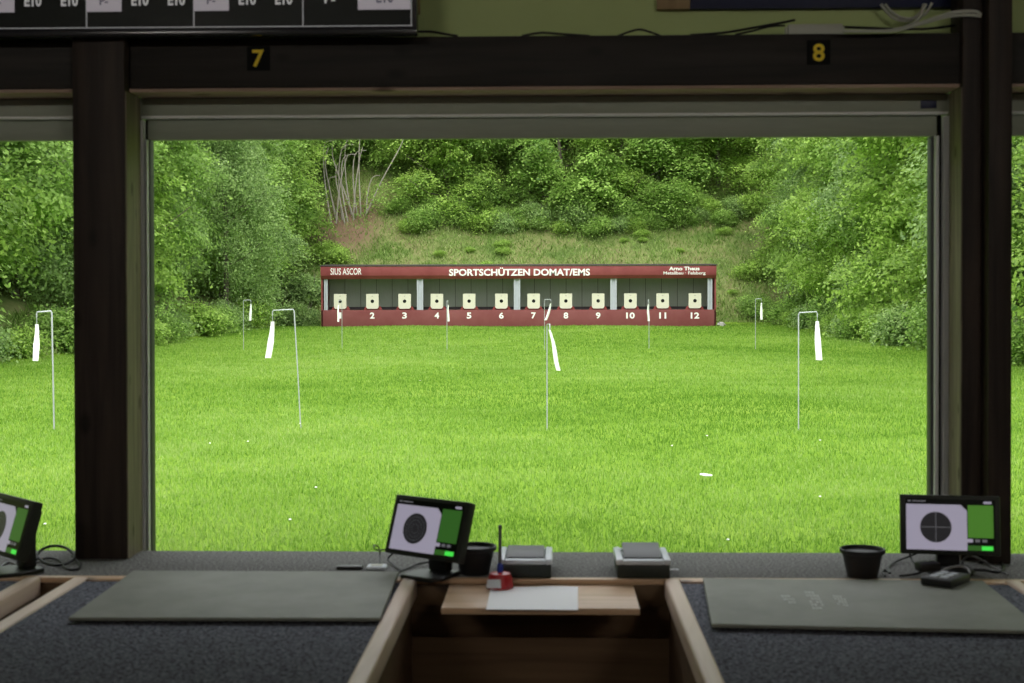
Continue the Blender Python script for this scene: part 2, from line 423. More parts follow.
# ------------------------------------------------------------------ trees
def leaf_cloud(name, blobs, ncl, per, size, mtl, parent, seed, spread=.38, droop=.25, flat=.75, shell=.62):
    """leaves in sprays on the outside of a set of ellipsoids (cx,cy,cz,rx,ry,rz)"""
    r = np.random.RandomState(seed)
    b = np.array(blobs); wgt = (b[:, 3]*b[:, 4]*b[:, 5])**(2/3.); wgt /= wgt.sum()
    i = r.choice(len(b), ncl, p=wgt)
    v = r.normal(size=(ncl, 3)); v /= np.linalg.norm(v, axis=1)[:, None]
    rad = shell+(1-shell)*r.rand(ncl)**.6
    c = b[i, :3]+v*b[i, 3:]*rad[:, None]
    out = v.copy(); out[:, 2] *= .5
    out /= np.linalg.norm(out, axis=1)[:, None]
    n = ncl*per
    C_ = np.repeat(c, per, 0); O = np.repeat(out, per, 0)
    g = r.normal(size=(n, 3))*spread; g[:, 2] *= .28
    rr = np.linalg.norm(g[:, :2], axis=1)
    pos = C_+g; pos[:, 2] -= droop*rr*rr/max(spread, .01)
    nrm = r.normal(size=(n, 3))*.30+np.repeat(r.normal(size=(ncl, 3))*.45, per, 0)+np.array([0, 0, flat])+O*.5
    nrm /= np.linalg.norm(nrm, axis=1)[:, None]
    tv = r.normal(size=(n, 3))+O*.8; tv -= nrm*(tv*nrm).sum(1)[:, None]; tv /= np.linalg.norm(tv, axis=1)[:, None]
    bv = np.cross(nrm, tv)
    s = size*r.uniform(.65, 1.3, n)[:, None]
    co = np.empty((n, 4, 3))
    co[:, 0] = pos-tv*s*.5; co[:, 1] = pos+bv*s*.30-nrm*s*.08; co[:, 2] = pos+tv*s*.5; co[:, 3] = pos-bv*s*.30-nrm*s*.08
    tint = np.repeat(r.uniform(.20, 1.0, ncl), per)+r.normal(0, .15, n)
    o = raw_mesh(name, co.reshape(-1, 3), 4, np.repeat(np.clip(tint, 0, 1), 4), mtl, parent)
    o['kind'] = 'stuff'
    return o

def limbs(root, h, r0, seed, nb=7, mtl=None, low=.25, reach=1.8, stems=1, lean=.1):
    rr = random.Random(seed)
    mb = MB(); br = MB()
    for s in range(stems):
        a = rr.uniform(0, 6.28); L = lean*h
        pts = []; off = .12*r0*0
        for i in range(6):
            t = i/5
            pts.append(Vector((math.cos(a)*L*t*t+rr.uniform(-.06, .06)*t*h*.3+(.15*math.cos(s*2.3) if stems > 1 else 0),
                               math.sin(a)*L*t*t+rr.uniform(-.06, .06)*t*h*.3+(.15*math.sin(s*2.3) if stems > 1 else 0), -.3+t*h)))
        mb.tube(pts, [r0*(1-.78*i/5) for i in range(6)], 7)
        for k_ in range(nb):
            t = low+(0.95-low)*(k_+.5)/nb; i0 = min(int(t*5), 4); p = pts[i0].lerp(pts[i0+1], t*5-i0)
            b = rr.uniform(0, 6.28); l = reach*(1.1-.6*t)*rr.uniform(.7, 1.2)
            e = p+Vector((math.cos(b)*l, math.sin(b)*l, l*rr.uniform(.15, .7)))
            mid = p.lerp(e, .5)+Vector((0, 0, -.08*l))
            br.tube([p, mid, e], [r0*.38*(1.1-t), r0*.26*(1.1-t), r0*.08], 5)
    mb.build('trunk', mtl or M['bark'], root)
    br.build('branch', mtl or M['bark'], root)

def blobs_column(h, rad, seed, n=16, z0=.4):
    rr = random.Random(seed); out = []
    for i in range(n):
        t = (i+.5)/n; a = i*2.4+rr.uniform(-.5, .5)
        w = rad*(.55+.45*math.sin(math.pi*min(1, .25+t*.75)))
        q_ = rr.uniform(.35, .7)*w
        s = rad*rr.uniform(.34, .52)
        out.append((math.cos(a)*q_, math.sin(a)*q_, z0+t*(h-z0-.3), s, s, s*rr.uniform(.6, .85)))
    return out
def blobs_tree(h, rad, seed, n=15, z0=1.8):
    rr = random.Random(seed); out = []
    for i in range(n):
        t = (i+.5)/n; a = i*2.4+rr.uniform(-.5, .5)
        w = rad*math.sqrt(max(.12, 1-(2*t-.75)**2*.55)); q_ = rr.uniform(.4, .85)*w
        s = rad*rr.uniform(.30, .48)
        out.append((math.cos(a)*q_, math.sin(a)*q_, z0+t*(h-z0), s, s, s*rr.uniform(.42, .62)))
    return out

def proto(kind, seed):
    t = thing(kind, None, None)
    return t

PROT = {}
def make(key, name, build):
    t = bpy.data.objects.new(name, None); COL.objects.link(t); t.empty_display_size = .2
    build(t); PROT[key] = [t, False]
def col_tree(seed, h, rad, mtl, ncl=760, per=88, size=.115, z0=.3):
    def f(t):
        limbs(t, h*.92, .12, seed, nb=10, low=.12, reach=rad*.85, lean=.06)
        leaf_cloud('crown', blobs_column(h, rad, seed, 18, z0), ncl, per, size, mtl, t, seed, spread=.30, shell=.5)
    return f
def for_tree(seed, h, rad, mtl, ncl=560, per=92, size=.135, z0=.9, spread=.36):
    def f(t):
        limbs(t, h*.93, .15, seed, nb=12, low=.22, reach=rad*.95, lean=.08)
        leaf_cloud('crown', blobs_tree(h, rad, seed, 17, z0), ncl, per, size, mtl, t, seed, spread=spread, droop=.35, flat=1.2)
    return f
make('colA', 'bushy_tree', col_tree(3, 8.6, 2.5, M['leafmid']))
make('colB', 'bushy_tree', col_tree(17, 9.4, 2.6, M['leafbright']))
make('colC', 'bushy_tree', col_tree(29, 8.2, 2.4, M['leafgrey'], size=.10, per=95))
make('forA', 'forest_tree', for_tree(41, 8.0, 2.9, M['leafmid']))
make('forB', 'forest_tree', for_tree(53, 9.0, 3.1, M['leafbright']))
make('forC', 'forest_tree', for_tree(59, 10.0, 3.2, M['leafdark']))
def birch(t):
    limbs(t, 9.0, .10, 71, nb=14, low=.2, reach=1.9, lean=.05)
    bl = []
    rr = random.Random(5)
    for i in range(22):
        a = i*2.4; tt = (i+.5)/22; q_ = rr.uniform(.5, 1.5)*(1.15-.5*tt)
        bl.append((math.cos(a)*q_, math.sin(a)*q_, 1.4+tt*7.6, .55, .55, 1.15))
    leaf_cloud('crown', bl, 2000, 30, .08, M['leafgrey'], t, 73, spread=.20, droop=1.2, flat=.2)
make('birch', 'drooping_tree', birch)
def bush(seed, rad, h, mtl, size=.085, ncl=280, per=34):
    def f(t):
        rr = random.Random(seed); bl = []
        for i in range(7):
            a = i*2.4; q_ = rr.uniform(.1, .6)*rad
            bl.append((math.cos(a)*q_, math.sin(a)*q_, h*rr.uniform(.25, .7), rad*.5, rad*.5, h*.32))
        s = MB()
        for i in range(5):
            a = i*1.3; s.tube([(0, 0, -.2), (math.cos(a)*rad*.25, math.sin(a)*rad*.25, h*.4), (math.cos(a)*rad*.5, math.sin(a)*rad*.5, h*.85)], [.025, .018, .006], 5)
        s.build('stem', M['bark'], t)
        leaf_cloud('foliage', bl, ncl, per, size, mtl, t, seed, spread=.22, droop=.2, flat=.8, shell=.4)
    return f
make('bushA', 'low_bush', bush(81, 1.0, 1.2, M['leafmid']))
make('bushB', 'low_bush', bush(83, .9, 1.0, M['leafbright']))
make('bushC', 'low_bush', bush(87, .8, 1.1, M['leafgrey'], size=.09))

def plant(key, x, y, s, rz, label, cat, group=None, dz=0.0, sz=1.0):
    t, used = PROT[key]
    o = copy_tree(t) if used else t
    PROT[key][1] = True
    o.location = (x, y, gz(x, y)+dz); o.rotation_euler = (0, 0, rz); o.scale = (s, s, s*sz)
    if cat in ('tree', 'bush') and group:
        look = {'colA': 'mid green', 'colB': 'bright green', 'colC': 'soft green small-leaved', 'forA': 'mid green layered', 'forB': 'bright green layered', 'forC': 'deep green', 'bushA': 'mid green', 'bushB': 'bright green', 'bushC': 'pale grey-green'}[key]
        label = look+' '+label; group = look+' '+group
    return tag(o, label, cat, group)

rr = random.Random(21)
LW = ('tree in the leafy wall on the target one side of the lawn', 'tree', 'trees along the target one side')
RW = ('tree in the leafy wall on the target twelve side of the lawn', 'tree', 'trees along the target twelve side')
y = 15.0
ki = 0
while y < 62:                                        # front row on the target one side
    if not (48.5 < y < 51.5):
        x = -12.9+rr.uniform(-.5, .4)+(.5 if y > 50 else 0)
        plant(['colA', 'colB', 'colA', 'colC'][ki % 4], x, y, rr.uniform(.92, 1.1), rr.uniform(0, 6.28), *LW, sz=rr.uniform(.95, 1.15))
    y += rr.uniform(2.4, 3.0); ki += 1
y = 18.0
while y < 66:
    plant(['forA', 'forC', 'colB'][ki % 3], -17.2+rr.uniform(-.8, .8), y, rr.uniform(1.05, 1.25), rr.uniform(0, 6.28), 'tree behind the front row on the target one side', 'tree', 'second row on the target one side')
    y += rr.uniform(3.2, 4.2); ki += 1
y = 15.5
while y < 60.5:
    x = 10.9+rr.uniform(-.4, .5)
    plant(['colB', 'colC', 'colA', 'colB'][ki % 4], x, y, rr.uniform(.92, 1.1), rr.uniform(0, 6.28), *RW, sz=rr.uniform(.95, 1.15))
    y += rr.uniform(2.4, 3.0); ki += 1
y = 18.5
while y < 66:
    plant(['forB', 'forC', 'colC'][ki % 3], 15.2+rr.uniform(-.8, .8), y, rr.uniform(1.05, 1.25), rr.uniform(0, 6.28), 'tree behind the front row on the target twelve side', 'tree', 'second row on the target twelve side')
    y += rr.uniform(3.2, 4.2); ki += 1
plant('birch', -11.6, 50.2, 1.05, .4, 'tree with fine drooping grey-green foliage beside the bare stems', 'tree')
# wood on the bank behind the shed
HW = 'tree of the wood on the bank behind the shed'
for row, (yy, x0, x1, st) in enumerate([(64.9, -4.9, 9, 2.5), (69.0, -12, 13, 3.0), (73.0, -17, 18, 3.4), (78.0, -22, 24, 4.2)]):
    x = x0
    while x < x1:
        key = ['forA', 'forB', 'forC', 'forA', 'forB'][ki % 5] if row < 2 else ['forC', 'forA'][ki % 2]
        plant(key, x+rr.uniform(-.6, .6), yy+rr.uniform(-.7, .7), rr.uniform(.85, 1.08)*(1 if row < 2 else 1.2), rr.uniform(0, 6.28),
              [HW+', front row', HW+', middle rows', HW+', middle rows', HW+', rear row'][row], 'tree', ['front trees of the wood', 'middle trees of the wood', 'middle trees of the wood', 'rear trees of the wood'][row], dz=(-1.3 if row == 0 else -.4))
        x += st*rr.uniform(.85, 1.15); ki += 1
# bare pale stems at the corner of the wood
t = thing('bare_shrub', 'bare shrub of pale bent stems above the brown earth patch', 'shrub', (-9.2, 63.3, gz(-9.2, 63.3)))
rs = random.Random(4)
for i in range(15):
    a = rs.uniform(-.7, .9); hh = rs.uniform(2.2, 4.8)
    bx = rs.uniform(-.7, 1.0); by = rs.uniform(-.3, .3)
    bend = rs.uniform(.2, 1.6)
    MB().tube([(bx, by, -.2), (bx+math.sin(a)*hh*.3, by-.1, hh*.4), (bx+math.sin(a)*hh*.55+bend*.2, by-.2, hh*.75), (bx+math.sin(a)*hh*.6+bend*.6, by-.3, hh*(.98 if bend < .9 else .8))],
              [.034, .027, .02, .008], 6, smooth=4).build('stem', M['palebark'], t)
leaf_cloud('sparse_leaves', [(1.9, -.3, 1.3, .9, .5, .7), (-.4, 0, 3.6, 1.2, .6, .6), (.6, 0, .5, 1.0, .5, .4)], 70, 16, .12, M['leafmid'], t, 99, spread=.3)
for (x, yy, k_) in [(-10.4, 67.6, 'forC'), (-7.6, 67.2, 'forA'), (-13.0, 66.5, 'forC')]:
    plant(k_, x, yy, .95, x, 'tree close behind the bare pale stems', 'tree', 'trees behind the bare stems', dz=-.6)
# undergrowth on the crest and at the feet of the side trees
for i in range(38):
    x = -6.6+i*.415+rr.uniform(-.3, .3); yy = 63.2+rr.uniform(-.8, .9)
    plant(['bushA', 'bushB', 'bushA', 'bushC'][i % 4], x, yy, rr.uniform(.5, 1.15), rr.uniform(0, 6.28), 'low leafy bush at the foot of the wood above the grassy bank', 'bush', 'bushes at the edge of the wood')
for i in range(26):
    x = rr.uniform(-7.5, 7.8); yy = rr.uniform(58.2, 63)
    plant('bushB', x, yy, rr.uniform(.2, .45), rr.uniform(0, 6.28), 'small weed clump growing on the grassy bank behind the shed', 'bush', 'weed clumps on the bank', sz=.85)
for i in range(17):
    yy = 17.6+i*2.35+rr.uniform(-.4, .4)
    plant(['bushA', 'bushC', 'bushB'][i % 3], -11.0+rr.uniform(-.3, .2), yy, rr.uniform(.7, 1.15), rr.uniform(0, 6.28), 'low bush at the lawn edge under the target one side trees', 'bush', 'bushes along the target one side')
    plant(['bushB', 'bushA', 'bushC'][i % 3], 9.1+rr.uniform(-.2, .3), yy-.8, rr.uniform(.7, 1.1), rr.uniform(0, 6.28), 'low bush at the lawn edge under the target twelve side trees', 'bush', 'bushes along the target twelve side')
for (x, yy, s, k_) in [(-9.9, 56.2, 1.0, 'bushC'), (-10.0, 58.6, 1.2, 'bushC'), (-9.6, 60.9, 1.0, 'bushB')]:
    plant(k_, x, yy, s, x*3, 'bush on the slope beside the target one end of the shed', 'bush', 'bushes beside the shed')
for (x, yy, s, k_) in [(8.2, 57.5, .8, 'bushA'), (8.4, 60.0, .9, 'bushB')]:
    plant(k_, x, yy, s, x*3, 'bush on the slope beside the target twelve end of the shed', 'bush', 'bushes by the target twelve end')

# ------------------------------------------------------------------ shooting house: walls, posts, beams, shutters
FY = 3.972                                           # inner face of the beams
struct(B(-4.2, 4.2, 4.10, 4.16, 2.060, 3.1).build('wall_front', M['wallgreen'], smooth=False))
struct(B(-4.2, 4.2, 3.72, 4.06, -.25, .57).build('wall_front_lower', M['roomwall'], smooth=False))
struct(B(-4.2, 4.2, -3.6, 4.10, -.35, -.25).build('floor', M['floor'], smooth=False))
struct(B(-4.3, 4.3, -3.7, 5.0, 3.1, 3.2).build('ceiling', M['ceiling'], smooth=False))
struct(B(-4.3, -4.2, -3.6, 4.16, -.3, 3.1).build('wall_left', M['roomwall'], smooth=False))
struct(B(4.2, 4.3, -3.6, 4.16, -.3, 3.1).build('wall_right', M['roomwall'], smooth=False))
struct(B(-4.3, 4.3, -3.7, -3.6, -.3, 3.1).build('wall_back', M['roomwall'], smooth=False))
sill = struct(B(-4.2, 4.2, 3.695, 4.065, .568, .600, r=.004).build('window_sill', M['sill']))
B(-4.2, 4.2, 3.670, 3.695, .586, .601, r=.003).build('edge_strip', M['pine_x'], sill)
pl = struct(B(-4.2, 4.2, 3.684, 3.72, -.25, .53, r=0).build('wall_panel', M['panel'], smooth=False))
B(-4.2, 4.2, 3.676, 3.70, .530, .5855, r=.003).build('apron_board', M['panel'], pl)

def post(name, x0, x1, y0, y1, z1, label, extra=None, group=None):
    t = thing(name, label, 'post', ((x0+x1)/2, (y0+y1)/2, .6), group=group)
    B(-(x1-x0)/2, (x1-x0)/2, -(y1-y0)/2, (y1-y0)/2, 0, z1-.6, r=.004).build('timber', M['timber_v'], t)
    if extra:
        a0, a1, b0, b1 = extra; px, py = (x0+x1)/2, (y0+y1)/2
        B(a0-px, a1-px, b0-py, b1-py, 0, z1-.6, r=.004).build('side_timber', M['timber_v'], t)
    return t
p = post('wooden_post', -1.336, -1.189, 3.93, 4.072, 3.1, 'dark wooden post standing on the sill beside the number 7 lane')
B(.0735, .0765, -.066, .0705, 0, 1.305).build('daylit_reveal_skin', M['reveal'], p)  # thin skin carrying the painted daylight on the post side
p = post('wooden_post', 1.128, 1.184, 3.95, 4.072, 3.1, 'dark double timber post standing on the sill behind the upright screen', extra=(1.184, 1.248, 3.90, 4.072))
B(-.0310, -.0280, -.0590, .0600, 0, 1.305).build('daylit_reveal_skin', M['reveal'], p)
for name, x0, x1, label in [('lintel_beam', -1.1885, 1.1275, 'long dark lintel beam carrying the yellow numbers 7 and 8'),
                            ('lintel_beam', -3.8, -1.3365, 'dark lintel beam end beyond the post under the score display'),
                            ('lintel_beam', 1.2485, 3.8, 'short visible end of dark lintel beam beyond the double post')]:
    t = thing(name, label, 'beam', ((x0+x1)/2, FY, 1.908))
    hb = (x1-x0)/2
    B(-hb, hb, 0, .183, .010, .150, r=.004).build('timber', M['timber_h'], t)
    B(-hb, hb, .002, .183, 0, .0095, r=.001).build('lit_underside_board', M['soffit'], t)

def shutter(x0, x1, label, plate=False, wl=.0185, wr=.043):
    """x0, x1: the two reveal faces; box and rails reach a little behind the posts"""
    t = thing('roller_shutter', label, 'shutter', ((x0+x1)/2, 4.092, 1.787))
    h = (x1-x0)/2; e = .03
    B(-h-e, h+e, 0, .12, .067, .1195, r=.002).build('shutter_box', M['shutter'], t)
    B(-h-e, h+e, -.012, .03, .0605, .0675, r=.001).build('box_edge_highlight', M['shutedge'], t)  # strip that carries the painted ledge highlight
    B(-h+wl*.6, h-wr*.35, .012, .032, .000, .0625, r=.003).build('slat', M['shutter'], t)
    for s, w in ((-1, wl), (1, wr)):
        a = s*h
        def seg(nm, f0, f1, d0, d1, z1, m_):
            o_ = e if f0 == 0 else 0
            B(min(a+s*(o_-w*f0), a-s*w*f1), max(a+s*(o_-w*f0), a-s*w*f1), d0, d1, -1.4, z1, r=.001).build(nm, m_, t)
        B(min(a, a+s*e), max(a, a+s*e), -.018, 0, .055, .1195).build('end_plate', M['shutter'], t)
        seg('guide_rail', .0, .30, -.012, .06, .055, M['alu'])
        seg('guide_rail', .55, .80, -.008, .06, .0, M['alu'])
        seg('guide_slot', .30, .62, .012, .06, .060, M['blackm'])
        seg('guide_brush', .80, 1.0, .010, .05, .0, M['dgrey'])
    if plate:
        B(h-.075, h-.030, -.004, 0, .078, .101, r=.001).build('maker_plate', M['navy'], t)
    return t
shutter(-1.1855, 1.1245, 'rolled up grey-green shutter across the wide opening of lanes 7 and 8', plate=True)
shutter(-3.70, -1.338, 'rolled up grey-green shutter in the opening past the single post')
shutter(1.250, 3.60, 'rolled up shutter in the narrow opening past the double post')

# numbers 7 and 8
for s, px, py in (('7', 258.5, 58.5), ('8', 818.5, 52.5)):
    c = at(px, py, Y=FY)
    t = thing('number_plate', 'small black plate with the yellow number %s on the lintel beam' % {'7': 'seven', '8': 'eight'}[s], 'sign', (c.x, FY-.002, c.z))
    B(-.032, .032, -.002, .002, -.034, .034, r=.001).build('plate', M['blackm'], t)
    lettering('numeral', s, M['yellow'], T3(0, -.0022, -.025), width=.033, height=.049, bold=.022, depth=.001, parent=t)

# score display above the beam
DY = 3.885
def dz(py): return at(200, py, Y=DY).z
def dx_(px): return at(px, 20, Y=DY).x
xr = at(417, 30, Y=DY).x; zb = dz(35.5)
t = thing('score_display', 'black score display with white table cells above the single post', 'display', (-1.3, DY, zb))
ox, oz = -1.3, zb
def cell(name, x0, x1, z0, z1, m_, d=.002):
    return B(x0-ox, x1-ox, -d, .001, z0-oz, z1-oz).build(name, m_, t, smooth=False)
ztop = zb+.62
M['dispframe'] = mat('glossy_black_frame', (.02, .02, .026), .22, .6)
B(-2.0-ox, xr-ox, .0, .040, 0, ztop-oz, r=.004).build('housing', M['dispframe'], t)
bar = B(-2.0-ox, xr-ox, -.006, .006, 0, dz(29.0)-oz, r=.003).build('lower_bezel', M['dispframe'], t)
cell('screen', -1.98, dx_(412.5), dz(27), ztop-.02, M['scr_black'], d=.001)
M['cellline'] = mat('white_table_line', (.27, .27, .27), .4, .2, emit=.5)
M['cellw'] = mat('pale_table_cell', (.36, .33, .36), .4, .2, emit=.40)
M['celltxt'] = mat('pale_table_text', (.40, .39, .39), .4, .2, emit=.5)
M['cellink'] = mat('dark_table_text', (.10, .095, .12), .4, .2, emit=.3)
lw = .0028
cell('table_line', -1.98, dx_(412.3), dz(27.5), dz(27.5)+lw*.8, M['cellline'])
cols_ = [-20.3, 86.7, 194, 303]
for px in cols_ + [411.3]:
    x = dx_(px); cell('table_line', x-lw/2*(.8 if px > 400 else 1), x+lw/2, dz(27), ztop-.02, M['cellline'])
rowp = .113
for rw in range(4):
    zz = dz(11)+rw*rowp
    for k_, px in enumerate(cols_):
        if k_ < 3:
            cell('table_cell', dx_(px), dx_(px+35), zz, zz+rowp*.62, M['cellw'], d=.0022)
            lettering('table_text', 'P-', M['cellink'], T3(dx_(px+17.5)-ox, -.0024, zz-oz+.018), height=.022, width=.024, bold=.03, depth=.0006, parent=t)
            for q_ in (53.5, 90):
                lettering('table_text', 'E10', M['celltxt'], T3(dx_(px+q_)-ox, -.0012, zz-oz+.0155), height=.031, width=.047, bold=.03, depth=.0006, parent=t)
        else:
            cell('table_cell', dx_(358), dx_(410.5), zz, zz+rowp*.62, M['cellw'], d=.0022)
            lettering('table_text', 'P-', M['celltxt'], T3(dx_(330)-ox, -.0012, zz-oz+.018), height=.026, width=.030, bold=.03, depth=.0006, parent=t)
            lettering('table_text', 'E10', M['cellink'], T3(dx_(385)-ox, -.0024, zz-oz+.0175), height=.031, width=.047, bold=.03, depth=.0006, parent=t)
    if rw: cell('table_line', -1.98, dx_(412.3), zz-.044, zz-.0412, M['cellline'])

# navy sign
SY = 4.075
a = at(657, 8.5, Y=SY); b = at(690, 9, Y=SY); c = at(976, 9, Y=SY)
t = thing('wall_sign', 'navy blue sign with a tan wooden end hung high on the green wall', 'sign', (b.x, SY, b.z))
B(0, c.x-b.x, .0, .024, 0, .30, r=.002).build('panel', M['navy'], t)
B(a.x-b.x, 0, -.003, .024, 0, .30, r=.002).build('end_board', M['signwood'], t)
a = at(415, 0, Y=4.07); b = at(419.5, 13, Y=4.07)
tag(B(a.x-.004, b.x, 4.06, 4.10, b.z, b.z+.5, r=.002).build('wall_board', M['signwood']), 'narrow tan board edge on the green wall beside the score display', 'board')

# power strip and cables on the beam
CY = 4.03
a = at(788, 33, Y=FY+.02); b = at(843, 23.5, Y=FY+.02)
t = thing('power_strip', 'white power strip lying on the lintel beam above number 8', 'power strip', ((a.x+b.x)/2, FY+.035, 2.0585))
h = (b.x-a.x)/2
B(-h, h, -.02, .02, 0, .030, r=.004).build('housing', M['cable_w'], t)
B(-h-.006, -h, -.010, .010, .004, .024, r=.002).build('end_cap', M['cable_w'], t)
B(h, h+.006, -.010, .010, .004, .024, r=.002).build('end_cap', M['cable_w'], t)
def cable(name, pts, r, m_, label, Y=None, Z=None, smooth=8, group=None):
    w = []
    for p in pts:
        if len(p) == 2: v = at(p[0], p[1], Y=Y, Z=Z)
        else: v = at(p[0], p[1], Y=p[2])
        w.append(v)
    if Z is not None or Y is not None:
        for v in w:
            if v.z < .75 and v.y > 2: v.z = max(v.z, .601+r)
    o = MB().tube(w, r, 8, smooth=smooth).build(name, m_)
    return tag(o, label, 'cable', group)
cable('cable', [(690, 35), (715, 33.5), (735, 31), (760, 26.5), (780, 23), (795, 20)], .0035, M['cable_b'], 'black cable rising along the beam to the power strip, upper one', Y=4.0)
cable('cable', [(735, 34.5), (752, 31), (770, 26.5), (785, 25.5)], .003, M['cable_b'], 'thin black cable just under the one rising to the power strip', Y=4.01)
cable('cable', [(843, 27), (870, 28), (900, 29), (930, 28.5), (958, 25)], .0035, M['cable_b'], 'black cable running from the power strip to the double post', Y=4.03)
cable('cable', [(843, 31), (870, 31), (900, 29.5), (935, 18), (955, 12), (975, 11.5), (981, 15)], .0045, M['cable_w'], 'white cable looping from the power strip across the double post', Y=3.93)
cable('cable', [(895, 30), (920, 24), (945, 17), (965, 15), (981, 16)], .0045, M['cable_w'], 'second white cable looping just below the other across the post', Y=3.935)
cable('cable', [(881, 4), (887, 12), (896, 19), (910, 20), (920, 13), (924, 4)], .0045, M['cable_w'], 'white cable loop hanging under the navy sign, larger outer loop', Y=4.05)
cable('cable', [(885, 4), (891, 11), (900, 17), (912, 18.5), (925, 14), (932, 3)], .004, M['cable_w'], 'white cable loop hanging under the navy sign, inner loop', Y=4.04)
cable('cable', [(886, 30.5), (905, 27), (918, 20), (923, 10), (926, 4)], .0045, M['cable_w'], 'white cable coming up from the beam to the hanging loops', Y=4.03)
cable('cable', [(412, 32), (430, 31.5), (445, 34), (458, 36)], .0035, M['cable_b'], 'black cable end sagging from the score display onto the beam', Y=4.02)
cable('cable', [(522, 36), (535, 33.5), (545, 32.8), (560, 34), (590, 36)], .0035, M['cable_b'], 'black cable humping up on the middle of the beam', Y=4.02)
cable('cable', [(618, 36), (630, 31.5), (640, 29.5), (650, 32), (660, 35.5)], .003, M['cable_b'], 'thin black cable arching above the beam under the sign end', Y=4.02)

# unseen fill lamps added behind the shooter to brighten the room
for i, x in enumerate((-2.2, 2.2)):
    t = thing('added_fill_lamp', ['added unseen fill lamp behind the single post side', 'added unseen fill lamp behind the double post side'][i], 'lamp', (x, -2.2, 3.1))
    B(-.6, .6, -.06, .06, -.06, 0, r=.01).build('housing', M['white'], t)
    M.setdefault('tube', mat('fill_lamp_tube', (1.0, .96, .88), .5, .1, emit=175.0))
    MB().tube([(-.56, 0, -.08), (.56, 0, -.08)], .018, 10).build('tube', M['tube'], t)

# ------------------------------------------------------------------ shooting benches
def bench(x0, x1, label, y0=1.55, y1=3.668):
    t = thing('shooting_bench', label, 'bench', ((x0+x1)/2, (y0+y1)/2, -.25))
    h = (x1-x0)/2; d = (y1-y0)/2; Z0 = .85
    B(-h+.038, h-.038, -d, d-.030, Z0-.03, Z0-.002, r=.002).build('carpet_top', M['carpet'], t)
    for s in (-1, 1):
        B(min(s*h, s*(h-.040)), max(s*h, s*(h-.040)), -d, d, Z0-.048, Z0+.004, r=.008, seg=3).build('side_rail', M['pine_y'], t)
        B(min(s*(h-.012), s*(h-.034)), max(s*(h-.012), s*(h-.034)), -d+.02, d-.012, 0, Z0-.049).build('side_panel', M['panel'], t, smooth=False)
    B(-h+.040, h-.040, d-.030, d, Z0-.048, Z0+.003, r=.004).build('end_rail', M['pine_x'], t)
    B(-h+.036, h-.036, -d+.02, -d+.04, 0, Z0-.031).build('back_panel', M['panel'], t, smooth=False)
    return t
bench(-1.250, -.352, 'carpeted shooting bench under the plain grey-green mat')
bench(.287, 1.195, 'carpeted shooting bench under the worn printed mat')
bench(-2.235, -1.335, 'corner of the carpeted bench next to lane 7, partly cut off')
bench(1.262, 2.16, 'carpeted bench hidden just beyond lane 8')

def rubber_mat(label, pts, z=.601, th=.008):
    c = sum((Vector((*p, 0)) for p in pts), Vector())/4
    t = thing('rubber_mat', label, 'mat', (c.x, c.y, z))
    MB().prism([(p[0]-c.x, p[1]-c.y) for p in pts], th, r=.0015).build('sheet', M['mat'], t, smooth=False)
    return t, c
MZ = .6125
def mp(px, py): v = at(px, py, Z=MZ); return (v.x, v.y)
rubber_mat('plain grey-green rubber mat on the lane 7 bench', [mp(68, 617.5), mp(380, 618), mp(399, 571.5), mp(133, 570.5)], z=.6045)
t, c8 = rubber_mat('grey-green rubber mat with worn white print on the lane 8 bench', [mp(711.5, 624), mp(1046, 631), mp(983, 580.5), mp(703, 578.0)], z=.6045)
for (pxs, n_) in [([(780, 595), (793, 595), (797, 604), (787, 604)], 3), ([(804, 591), (817, 592), (827, 610), (813, 610)], 6), ([(832, 595), (845, 596), (849, 607), (838, 605)], 4)]:
    q_ = [Vector((*mp(*p), 0)) for p in pxs]
    mb = MB()
    for k_ in range(n_):
        f0, f1 = (k_+.12)/n_, (k_+.78)/n_
        l0, l1 = q_[0].lerp(q_[3], f0), q_[0].lerp(q_[3], f1); r0, r1 = q_[1].lerp(q_[2], f0), q_[1].lerp(q_[2], f1)
        for s in range(4):                            # broken, worn dashes
            if (k_*4+s) % 5 == 3: continue
            g0, g1 = s/4+.02, (s+.82)/4
            mb.prism([tuple((l1.lerp(r1, g0)-c8)[:2]), tuple((l1.lerp(r1, g1)-c8)[:2]), tuple((l0.lerp(r0, g1)-c8)[:2]), tuple((l0.lerp(r0, g0)-c8)[:2])], .0004, M=T3(0, 0, .0079))
    mb.build('worn_print', M['matmark'], t, smooth=False)

# ------------------------------------------------------------------ shelf with paper and pen stand
SZ = .587
t = thing('writing_shelf', 'small pale pine shelf between the two benches', 'shelf', (-.030, 3.535, SZ))
B(-.238, .238, -.141, .132, -.016, 0, r=.002).build('board', M['pine_x'], t)
a, b, c, d = [at(*p, Z=SZ+.001) for p in [(486, 609.5), (578, 610), (578, 586.5), (491, 586.5)]]
cc = (a+b+c+d)/4
mb = MB(); bm = mb.bm; N_ = 10; g = []
for i in range(N_+1):
    row = []
    for j in range(N_+1):
        u, v = i/N_, j/N_
        pnt = (a.lerp(b, u)).lerp(d.lerp(c, u), v)-cc
        pnt.z = .0012+.0012*math.sin(7*u+3*v)*math.sin(5*v)**2
        row.append(bm.verts.new(pnt))
    g.append(row)
for i in range(N_):
    for j in range(N_): bm.faces.new((g[i][j], g[i+1][j], g[i+1][j+1], g[i][j+1]))
o = mb.build('paper_sheet', M['paper']); o.location = (cc.x, cc.y, SZ)
tag(o, 'white sheet of paper lying on the pine shelf', 'paper')
c = at(500.5, 586, Z=SZ)
t = thing('pen_stand', 'red pen stand with a pale label and an upright pen on the shelf', 'pen stand', (c.x, 3.625, SZ))
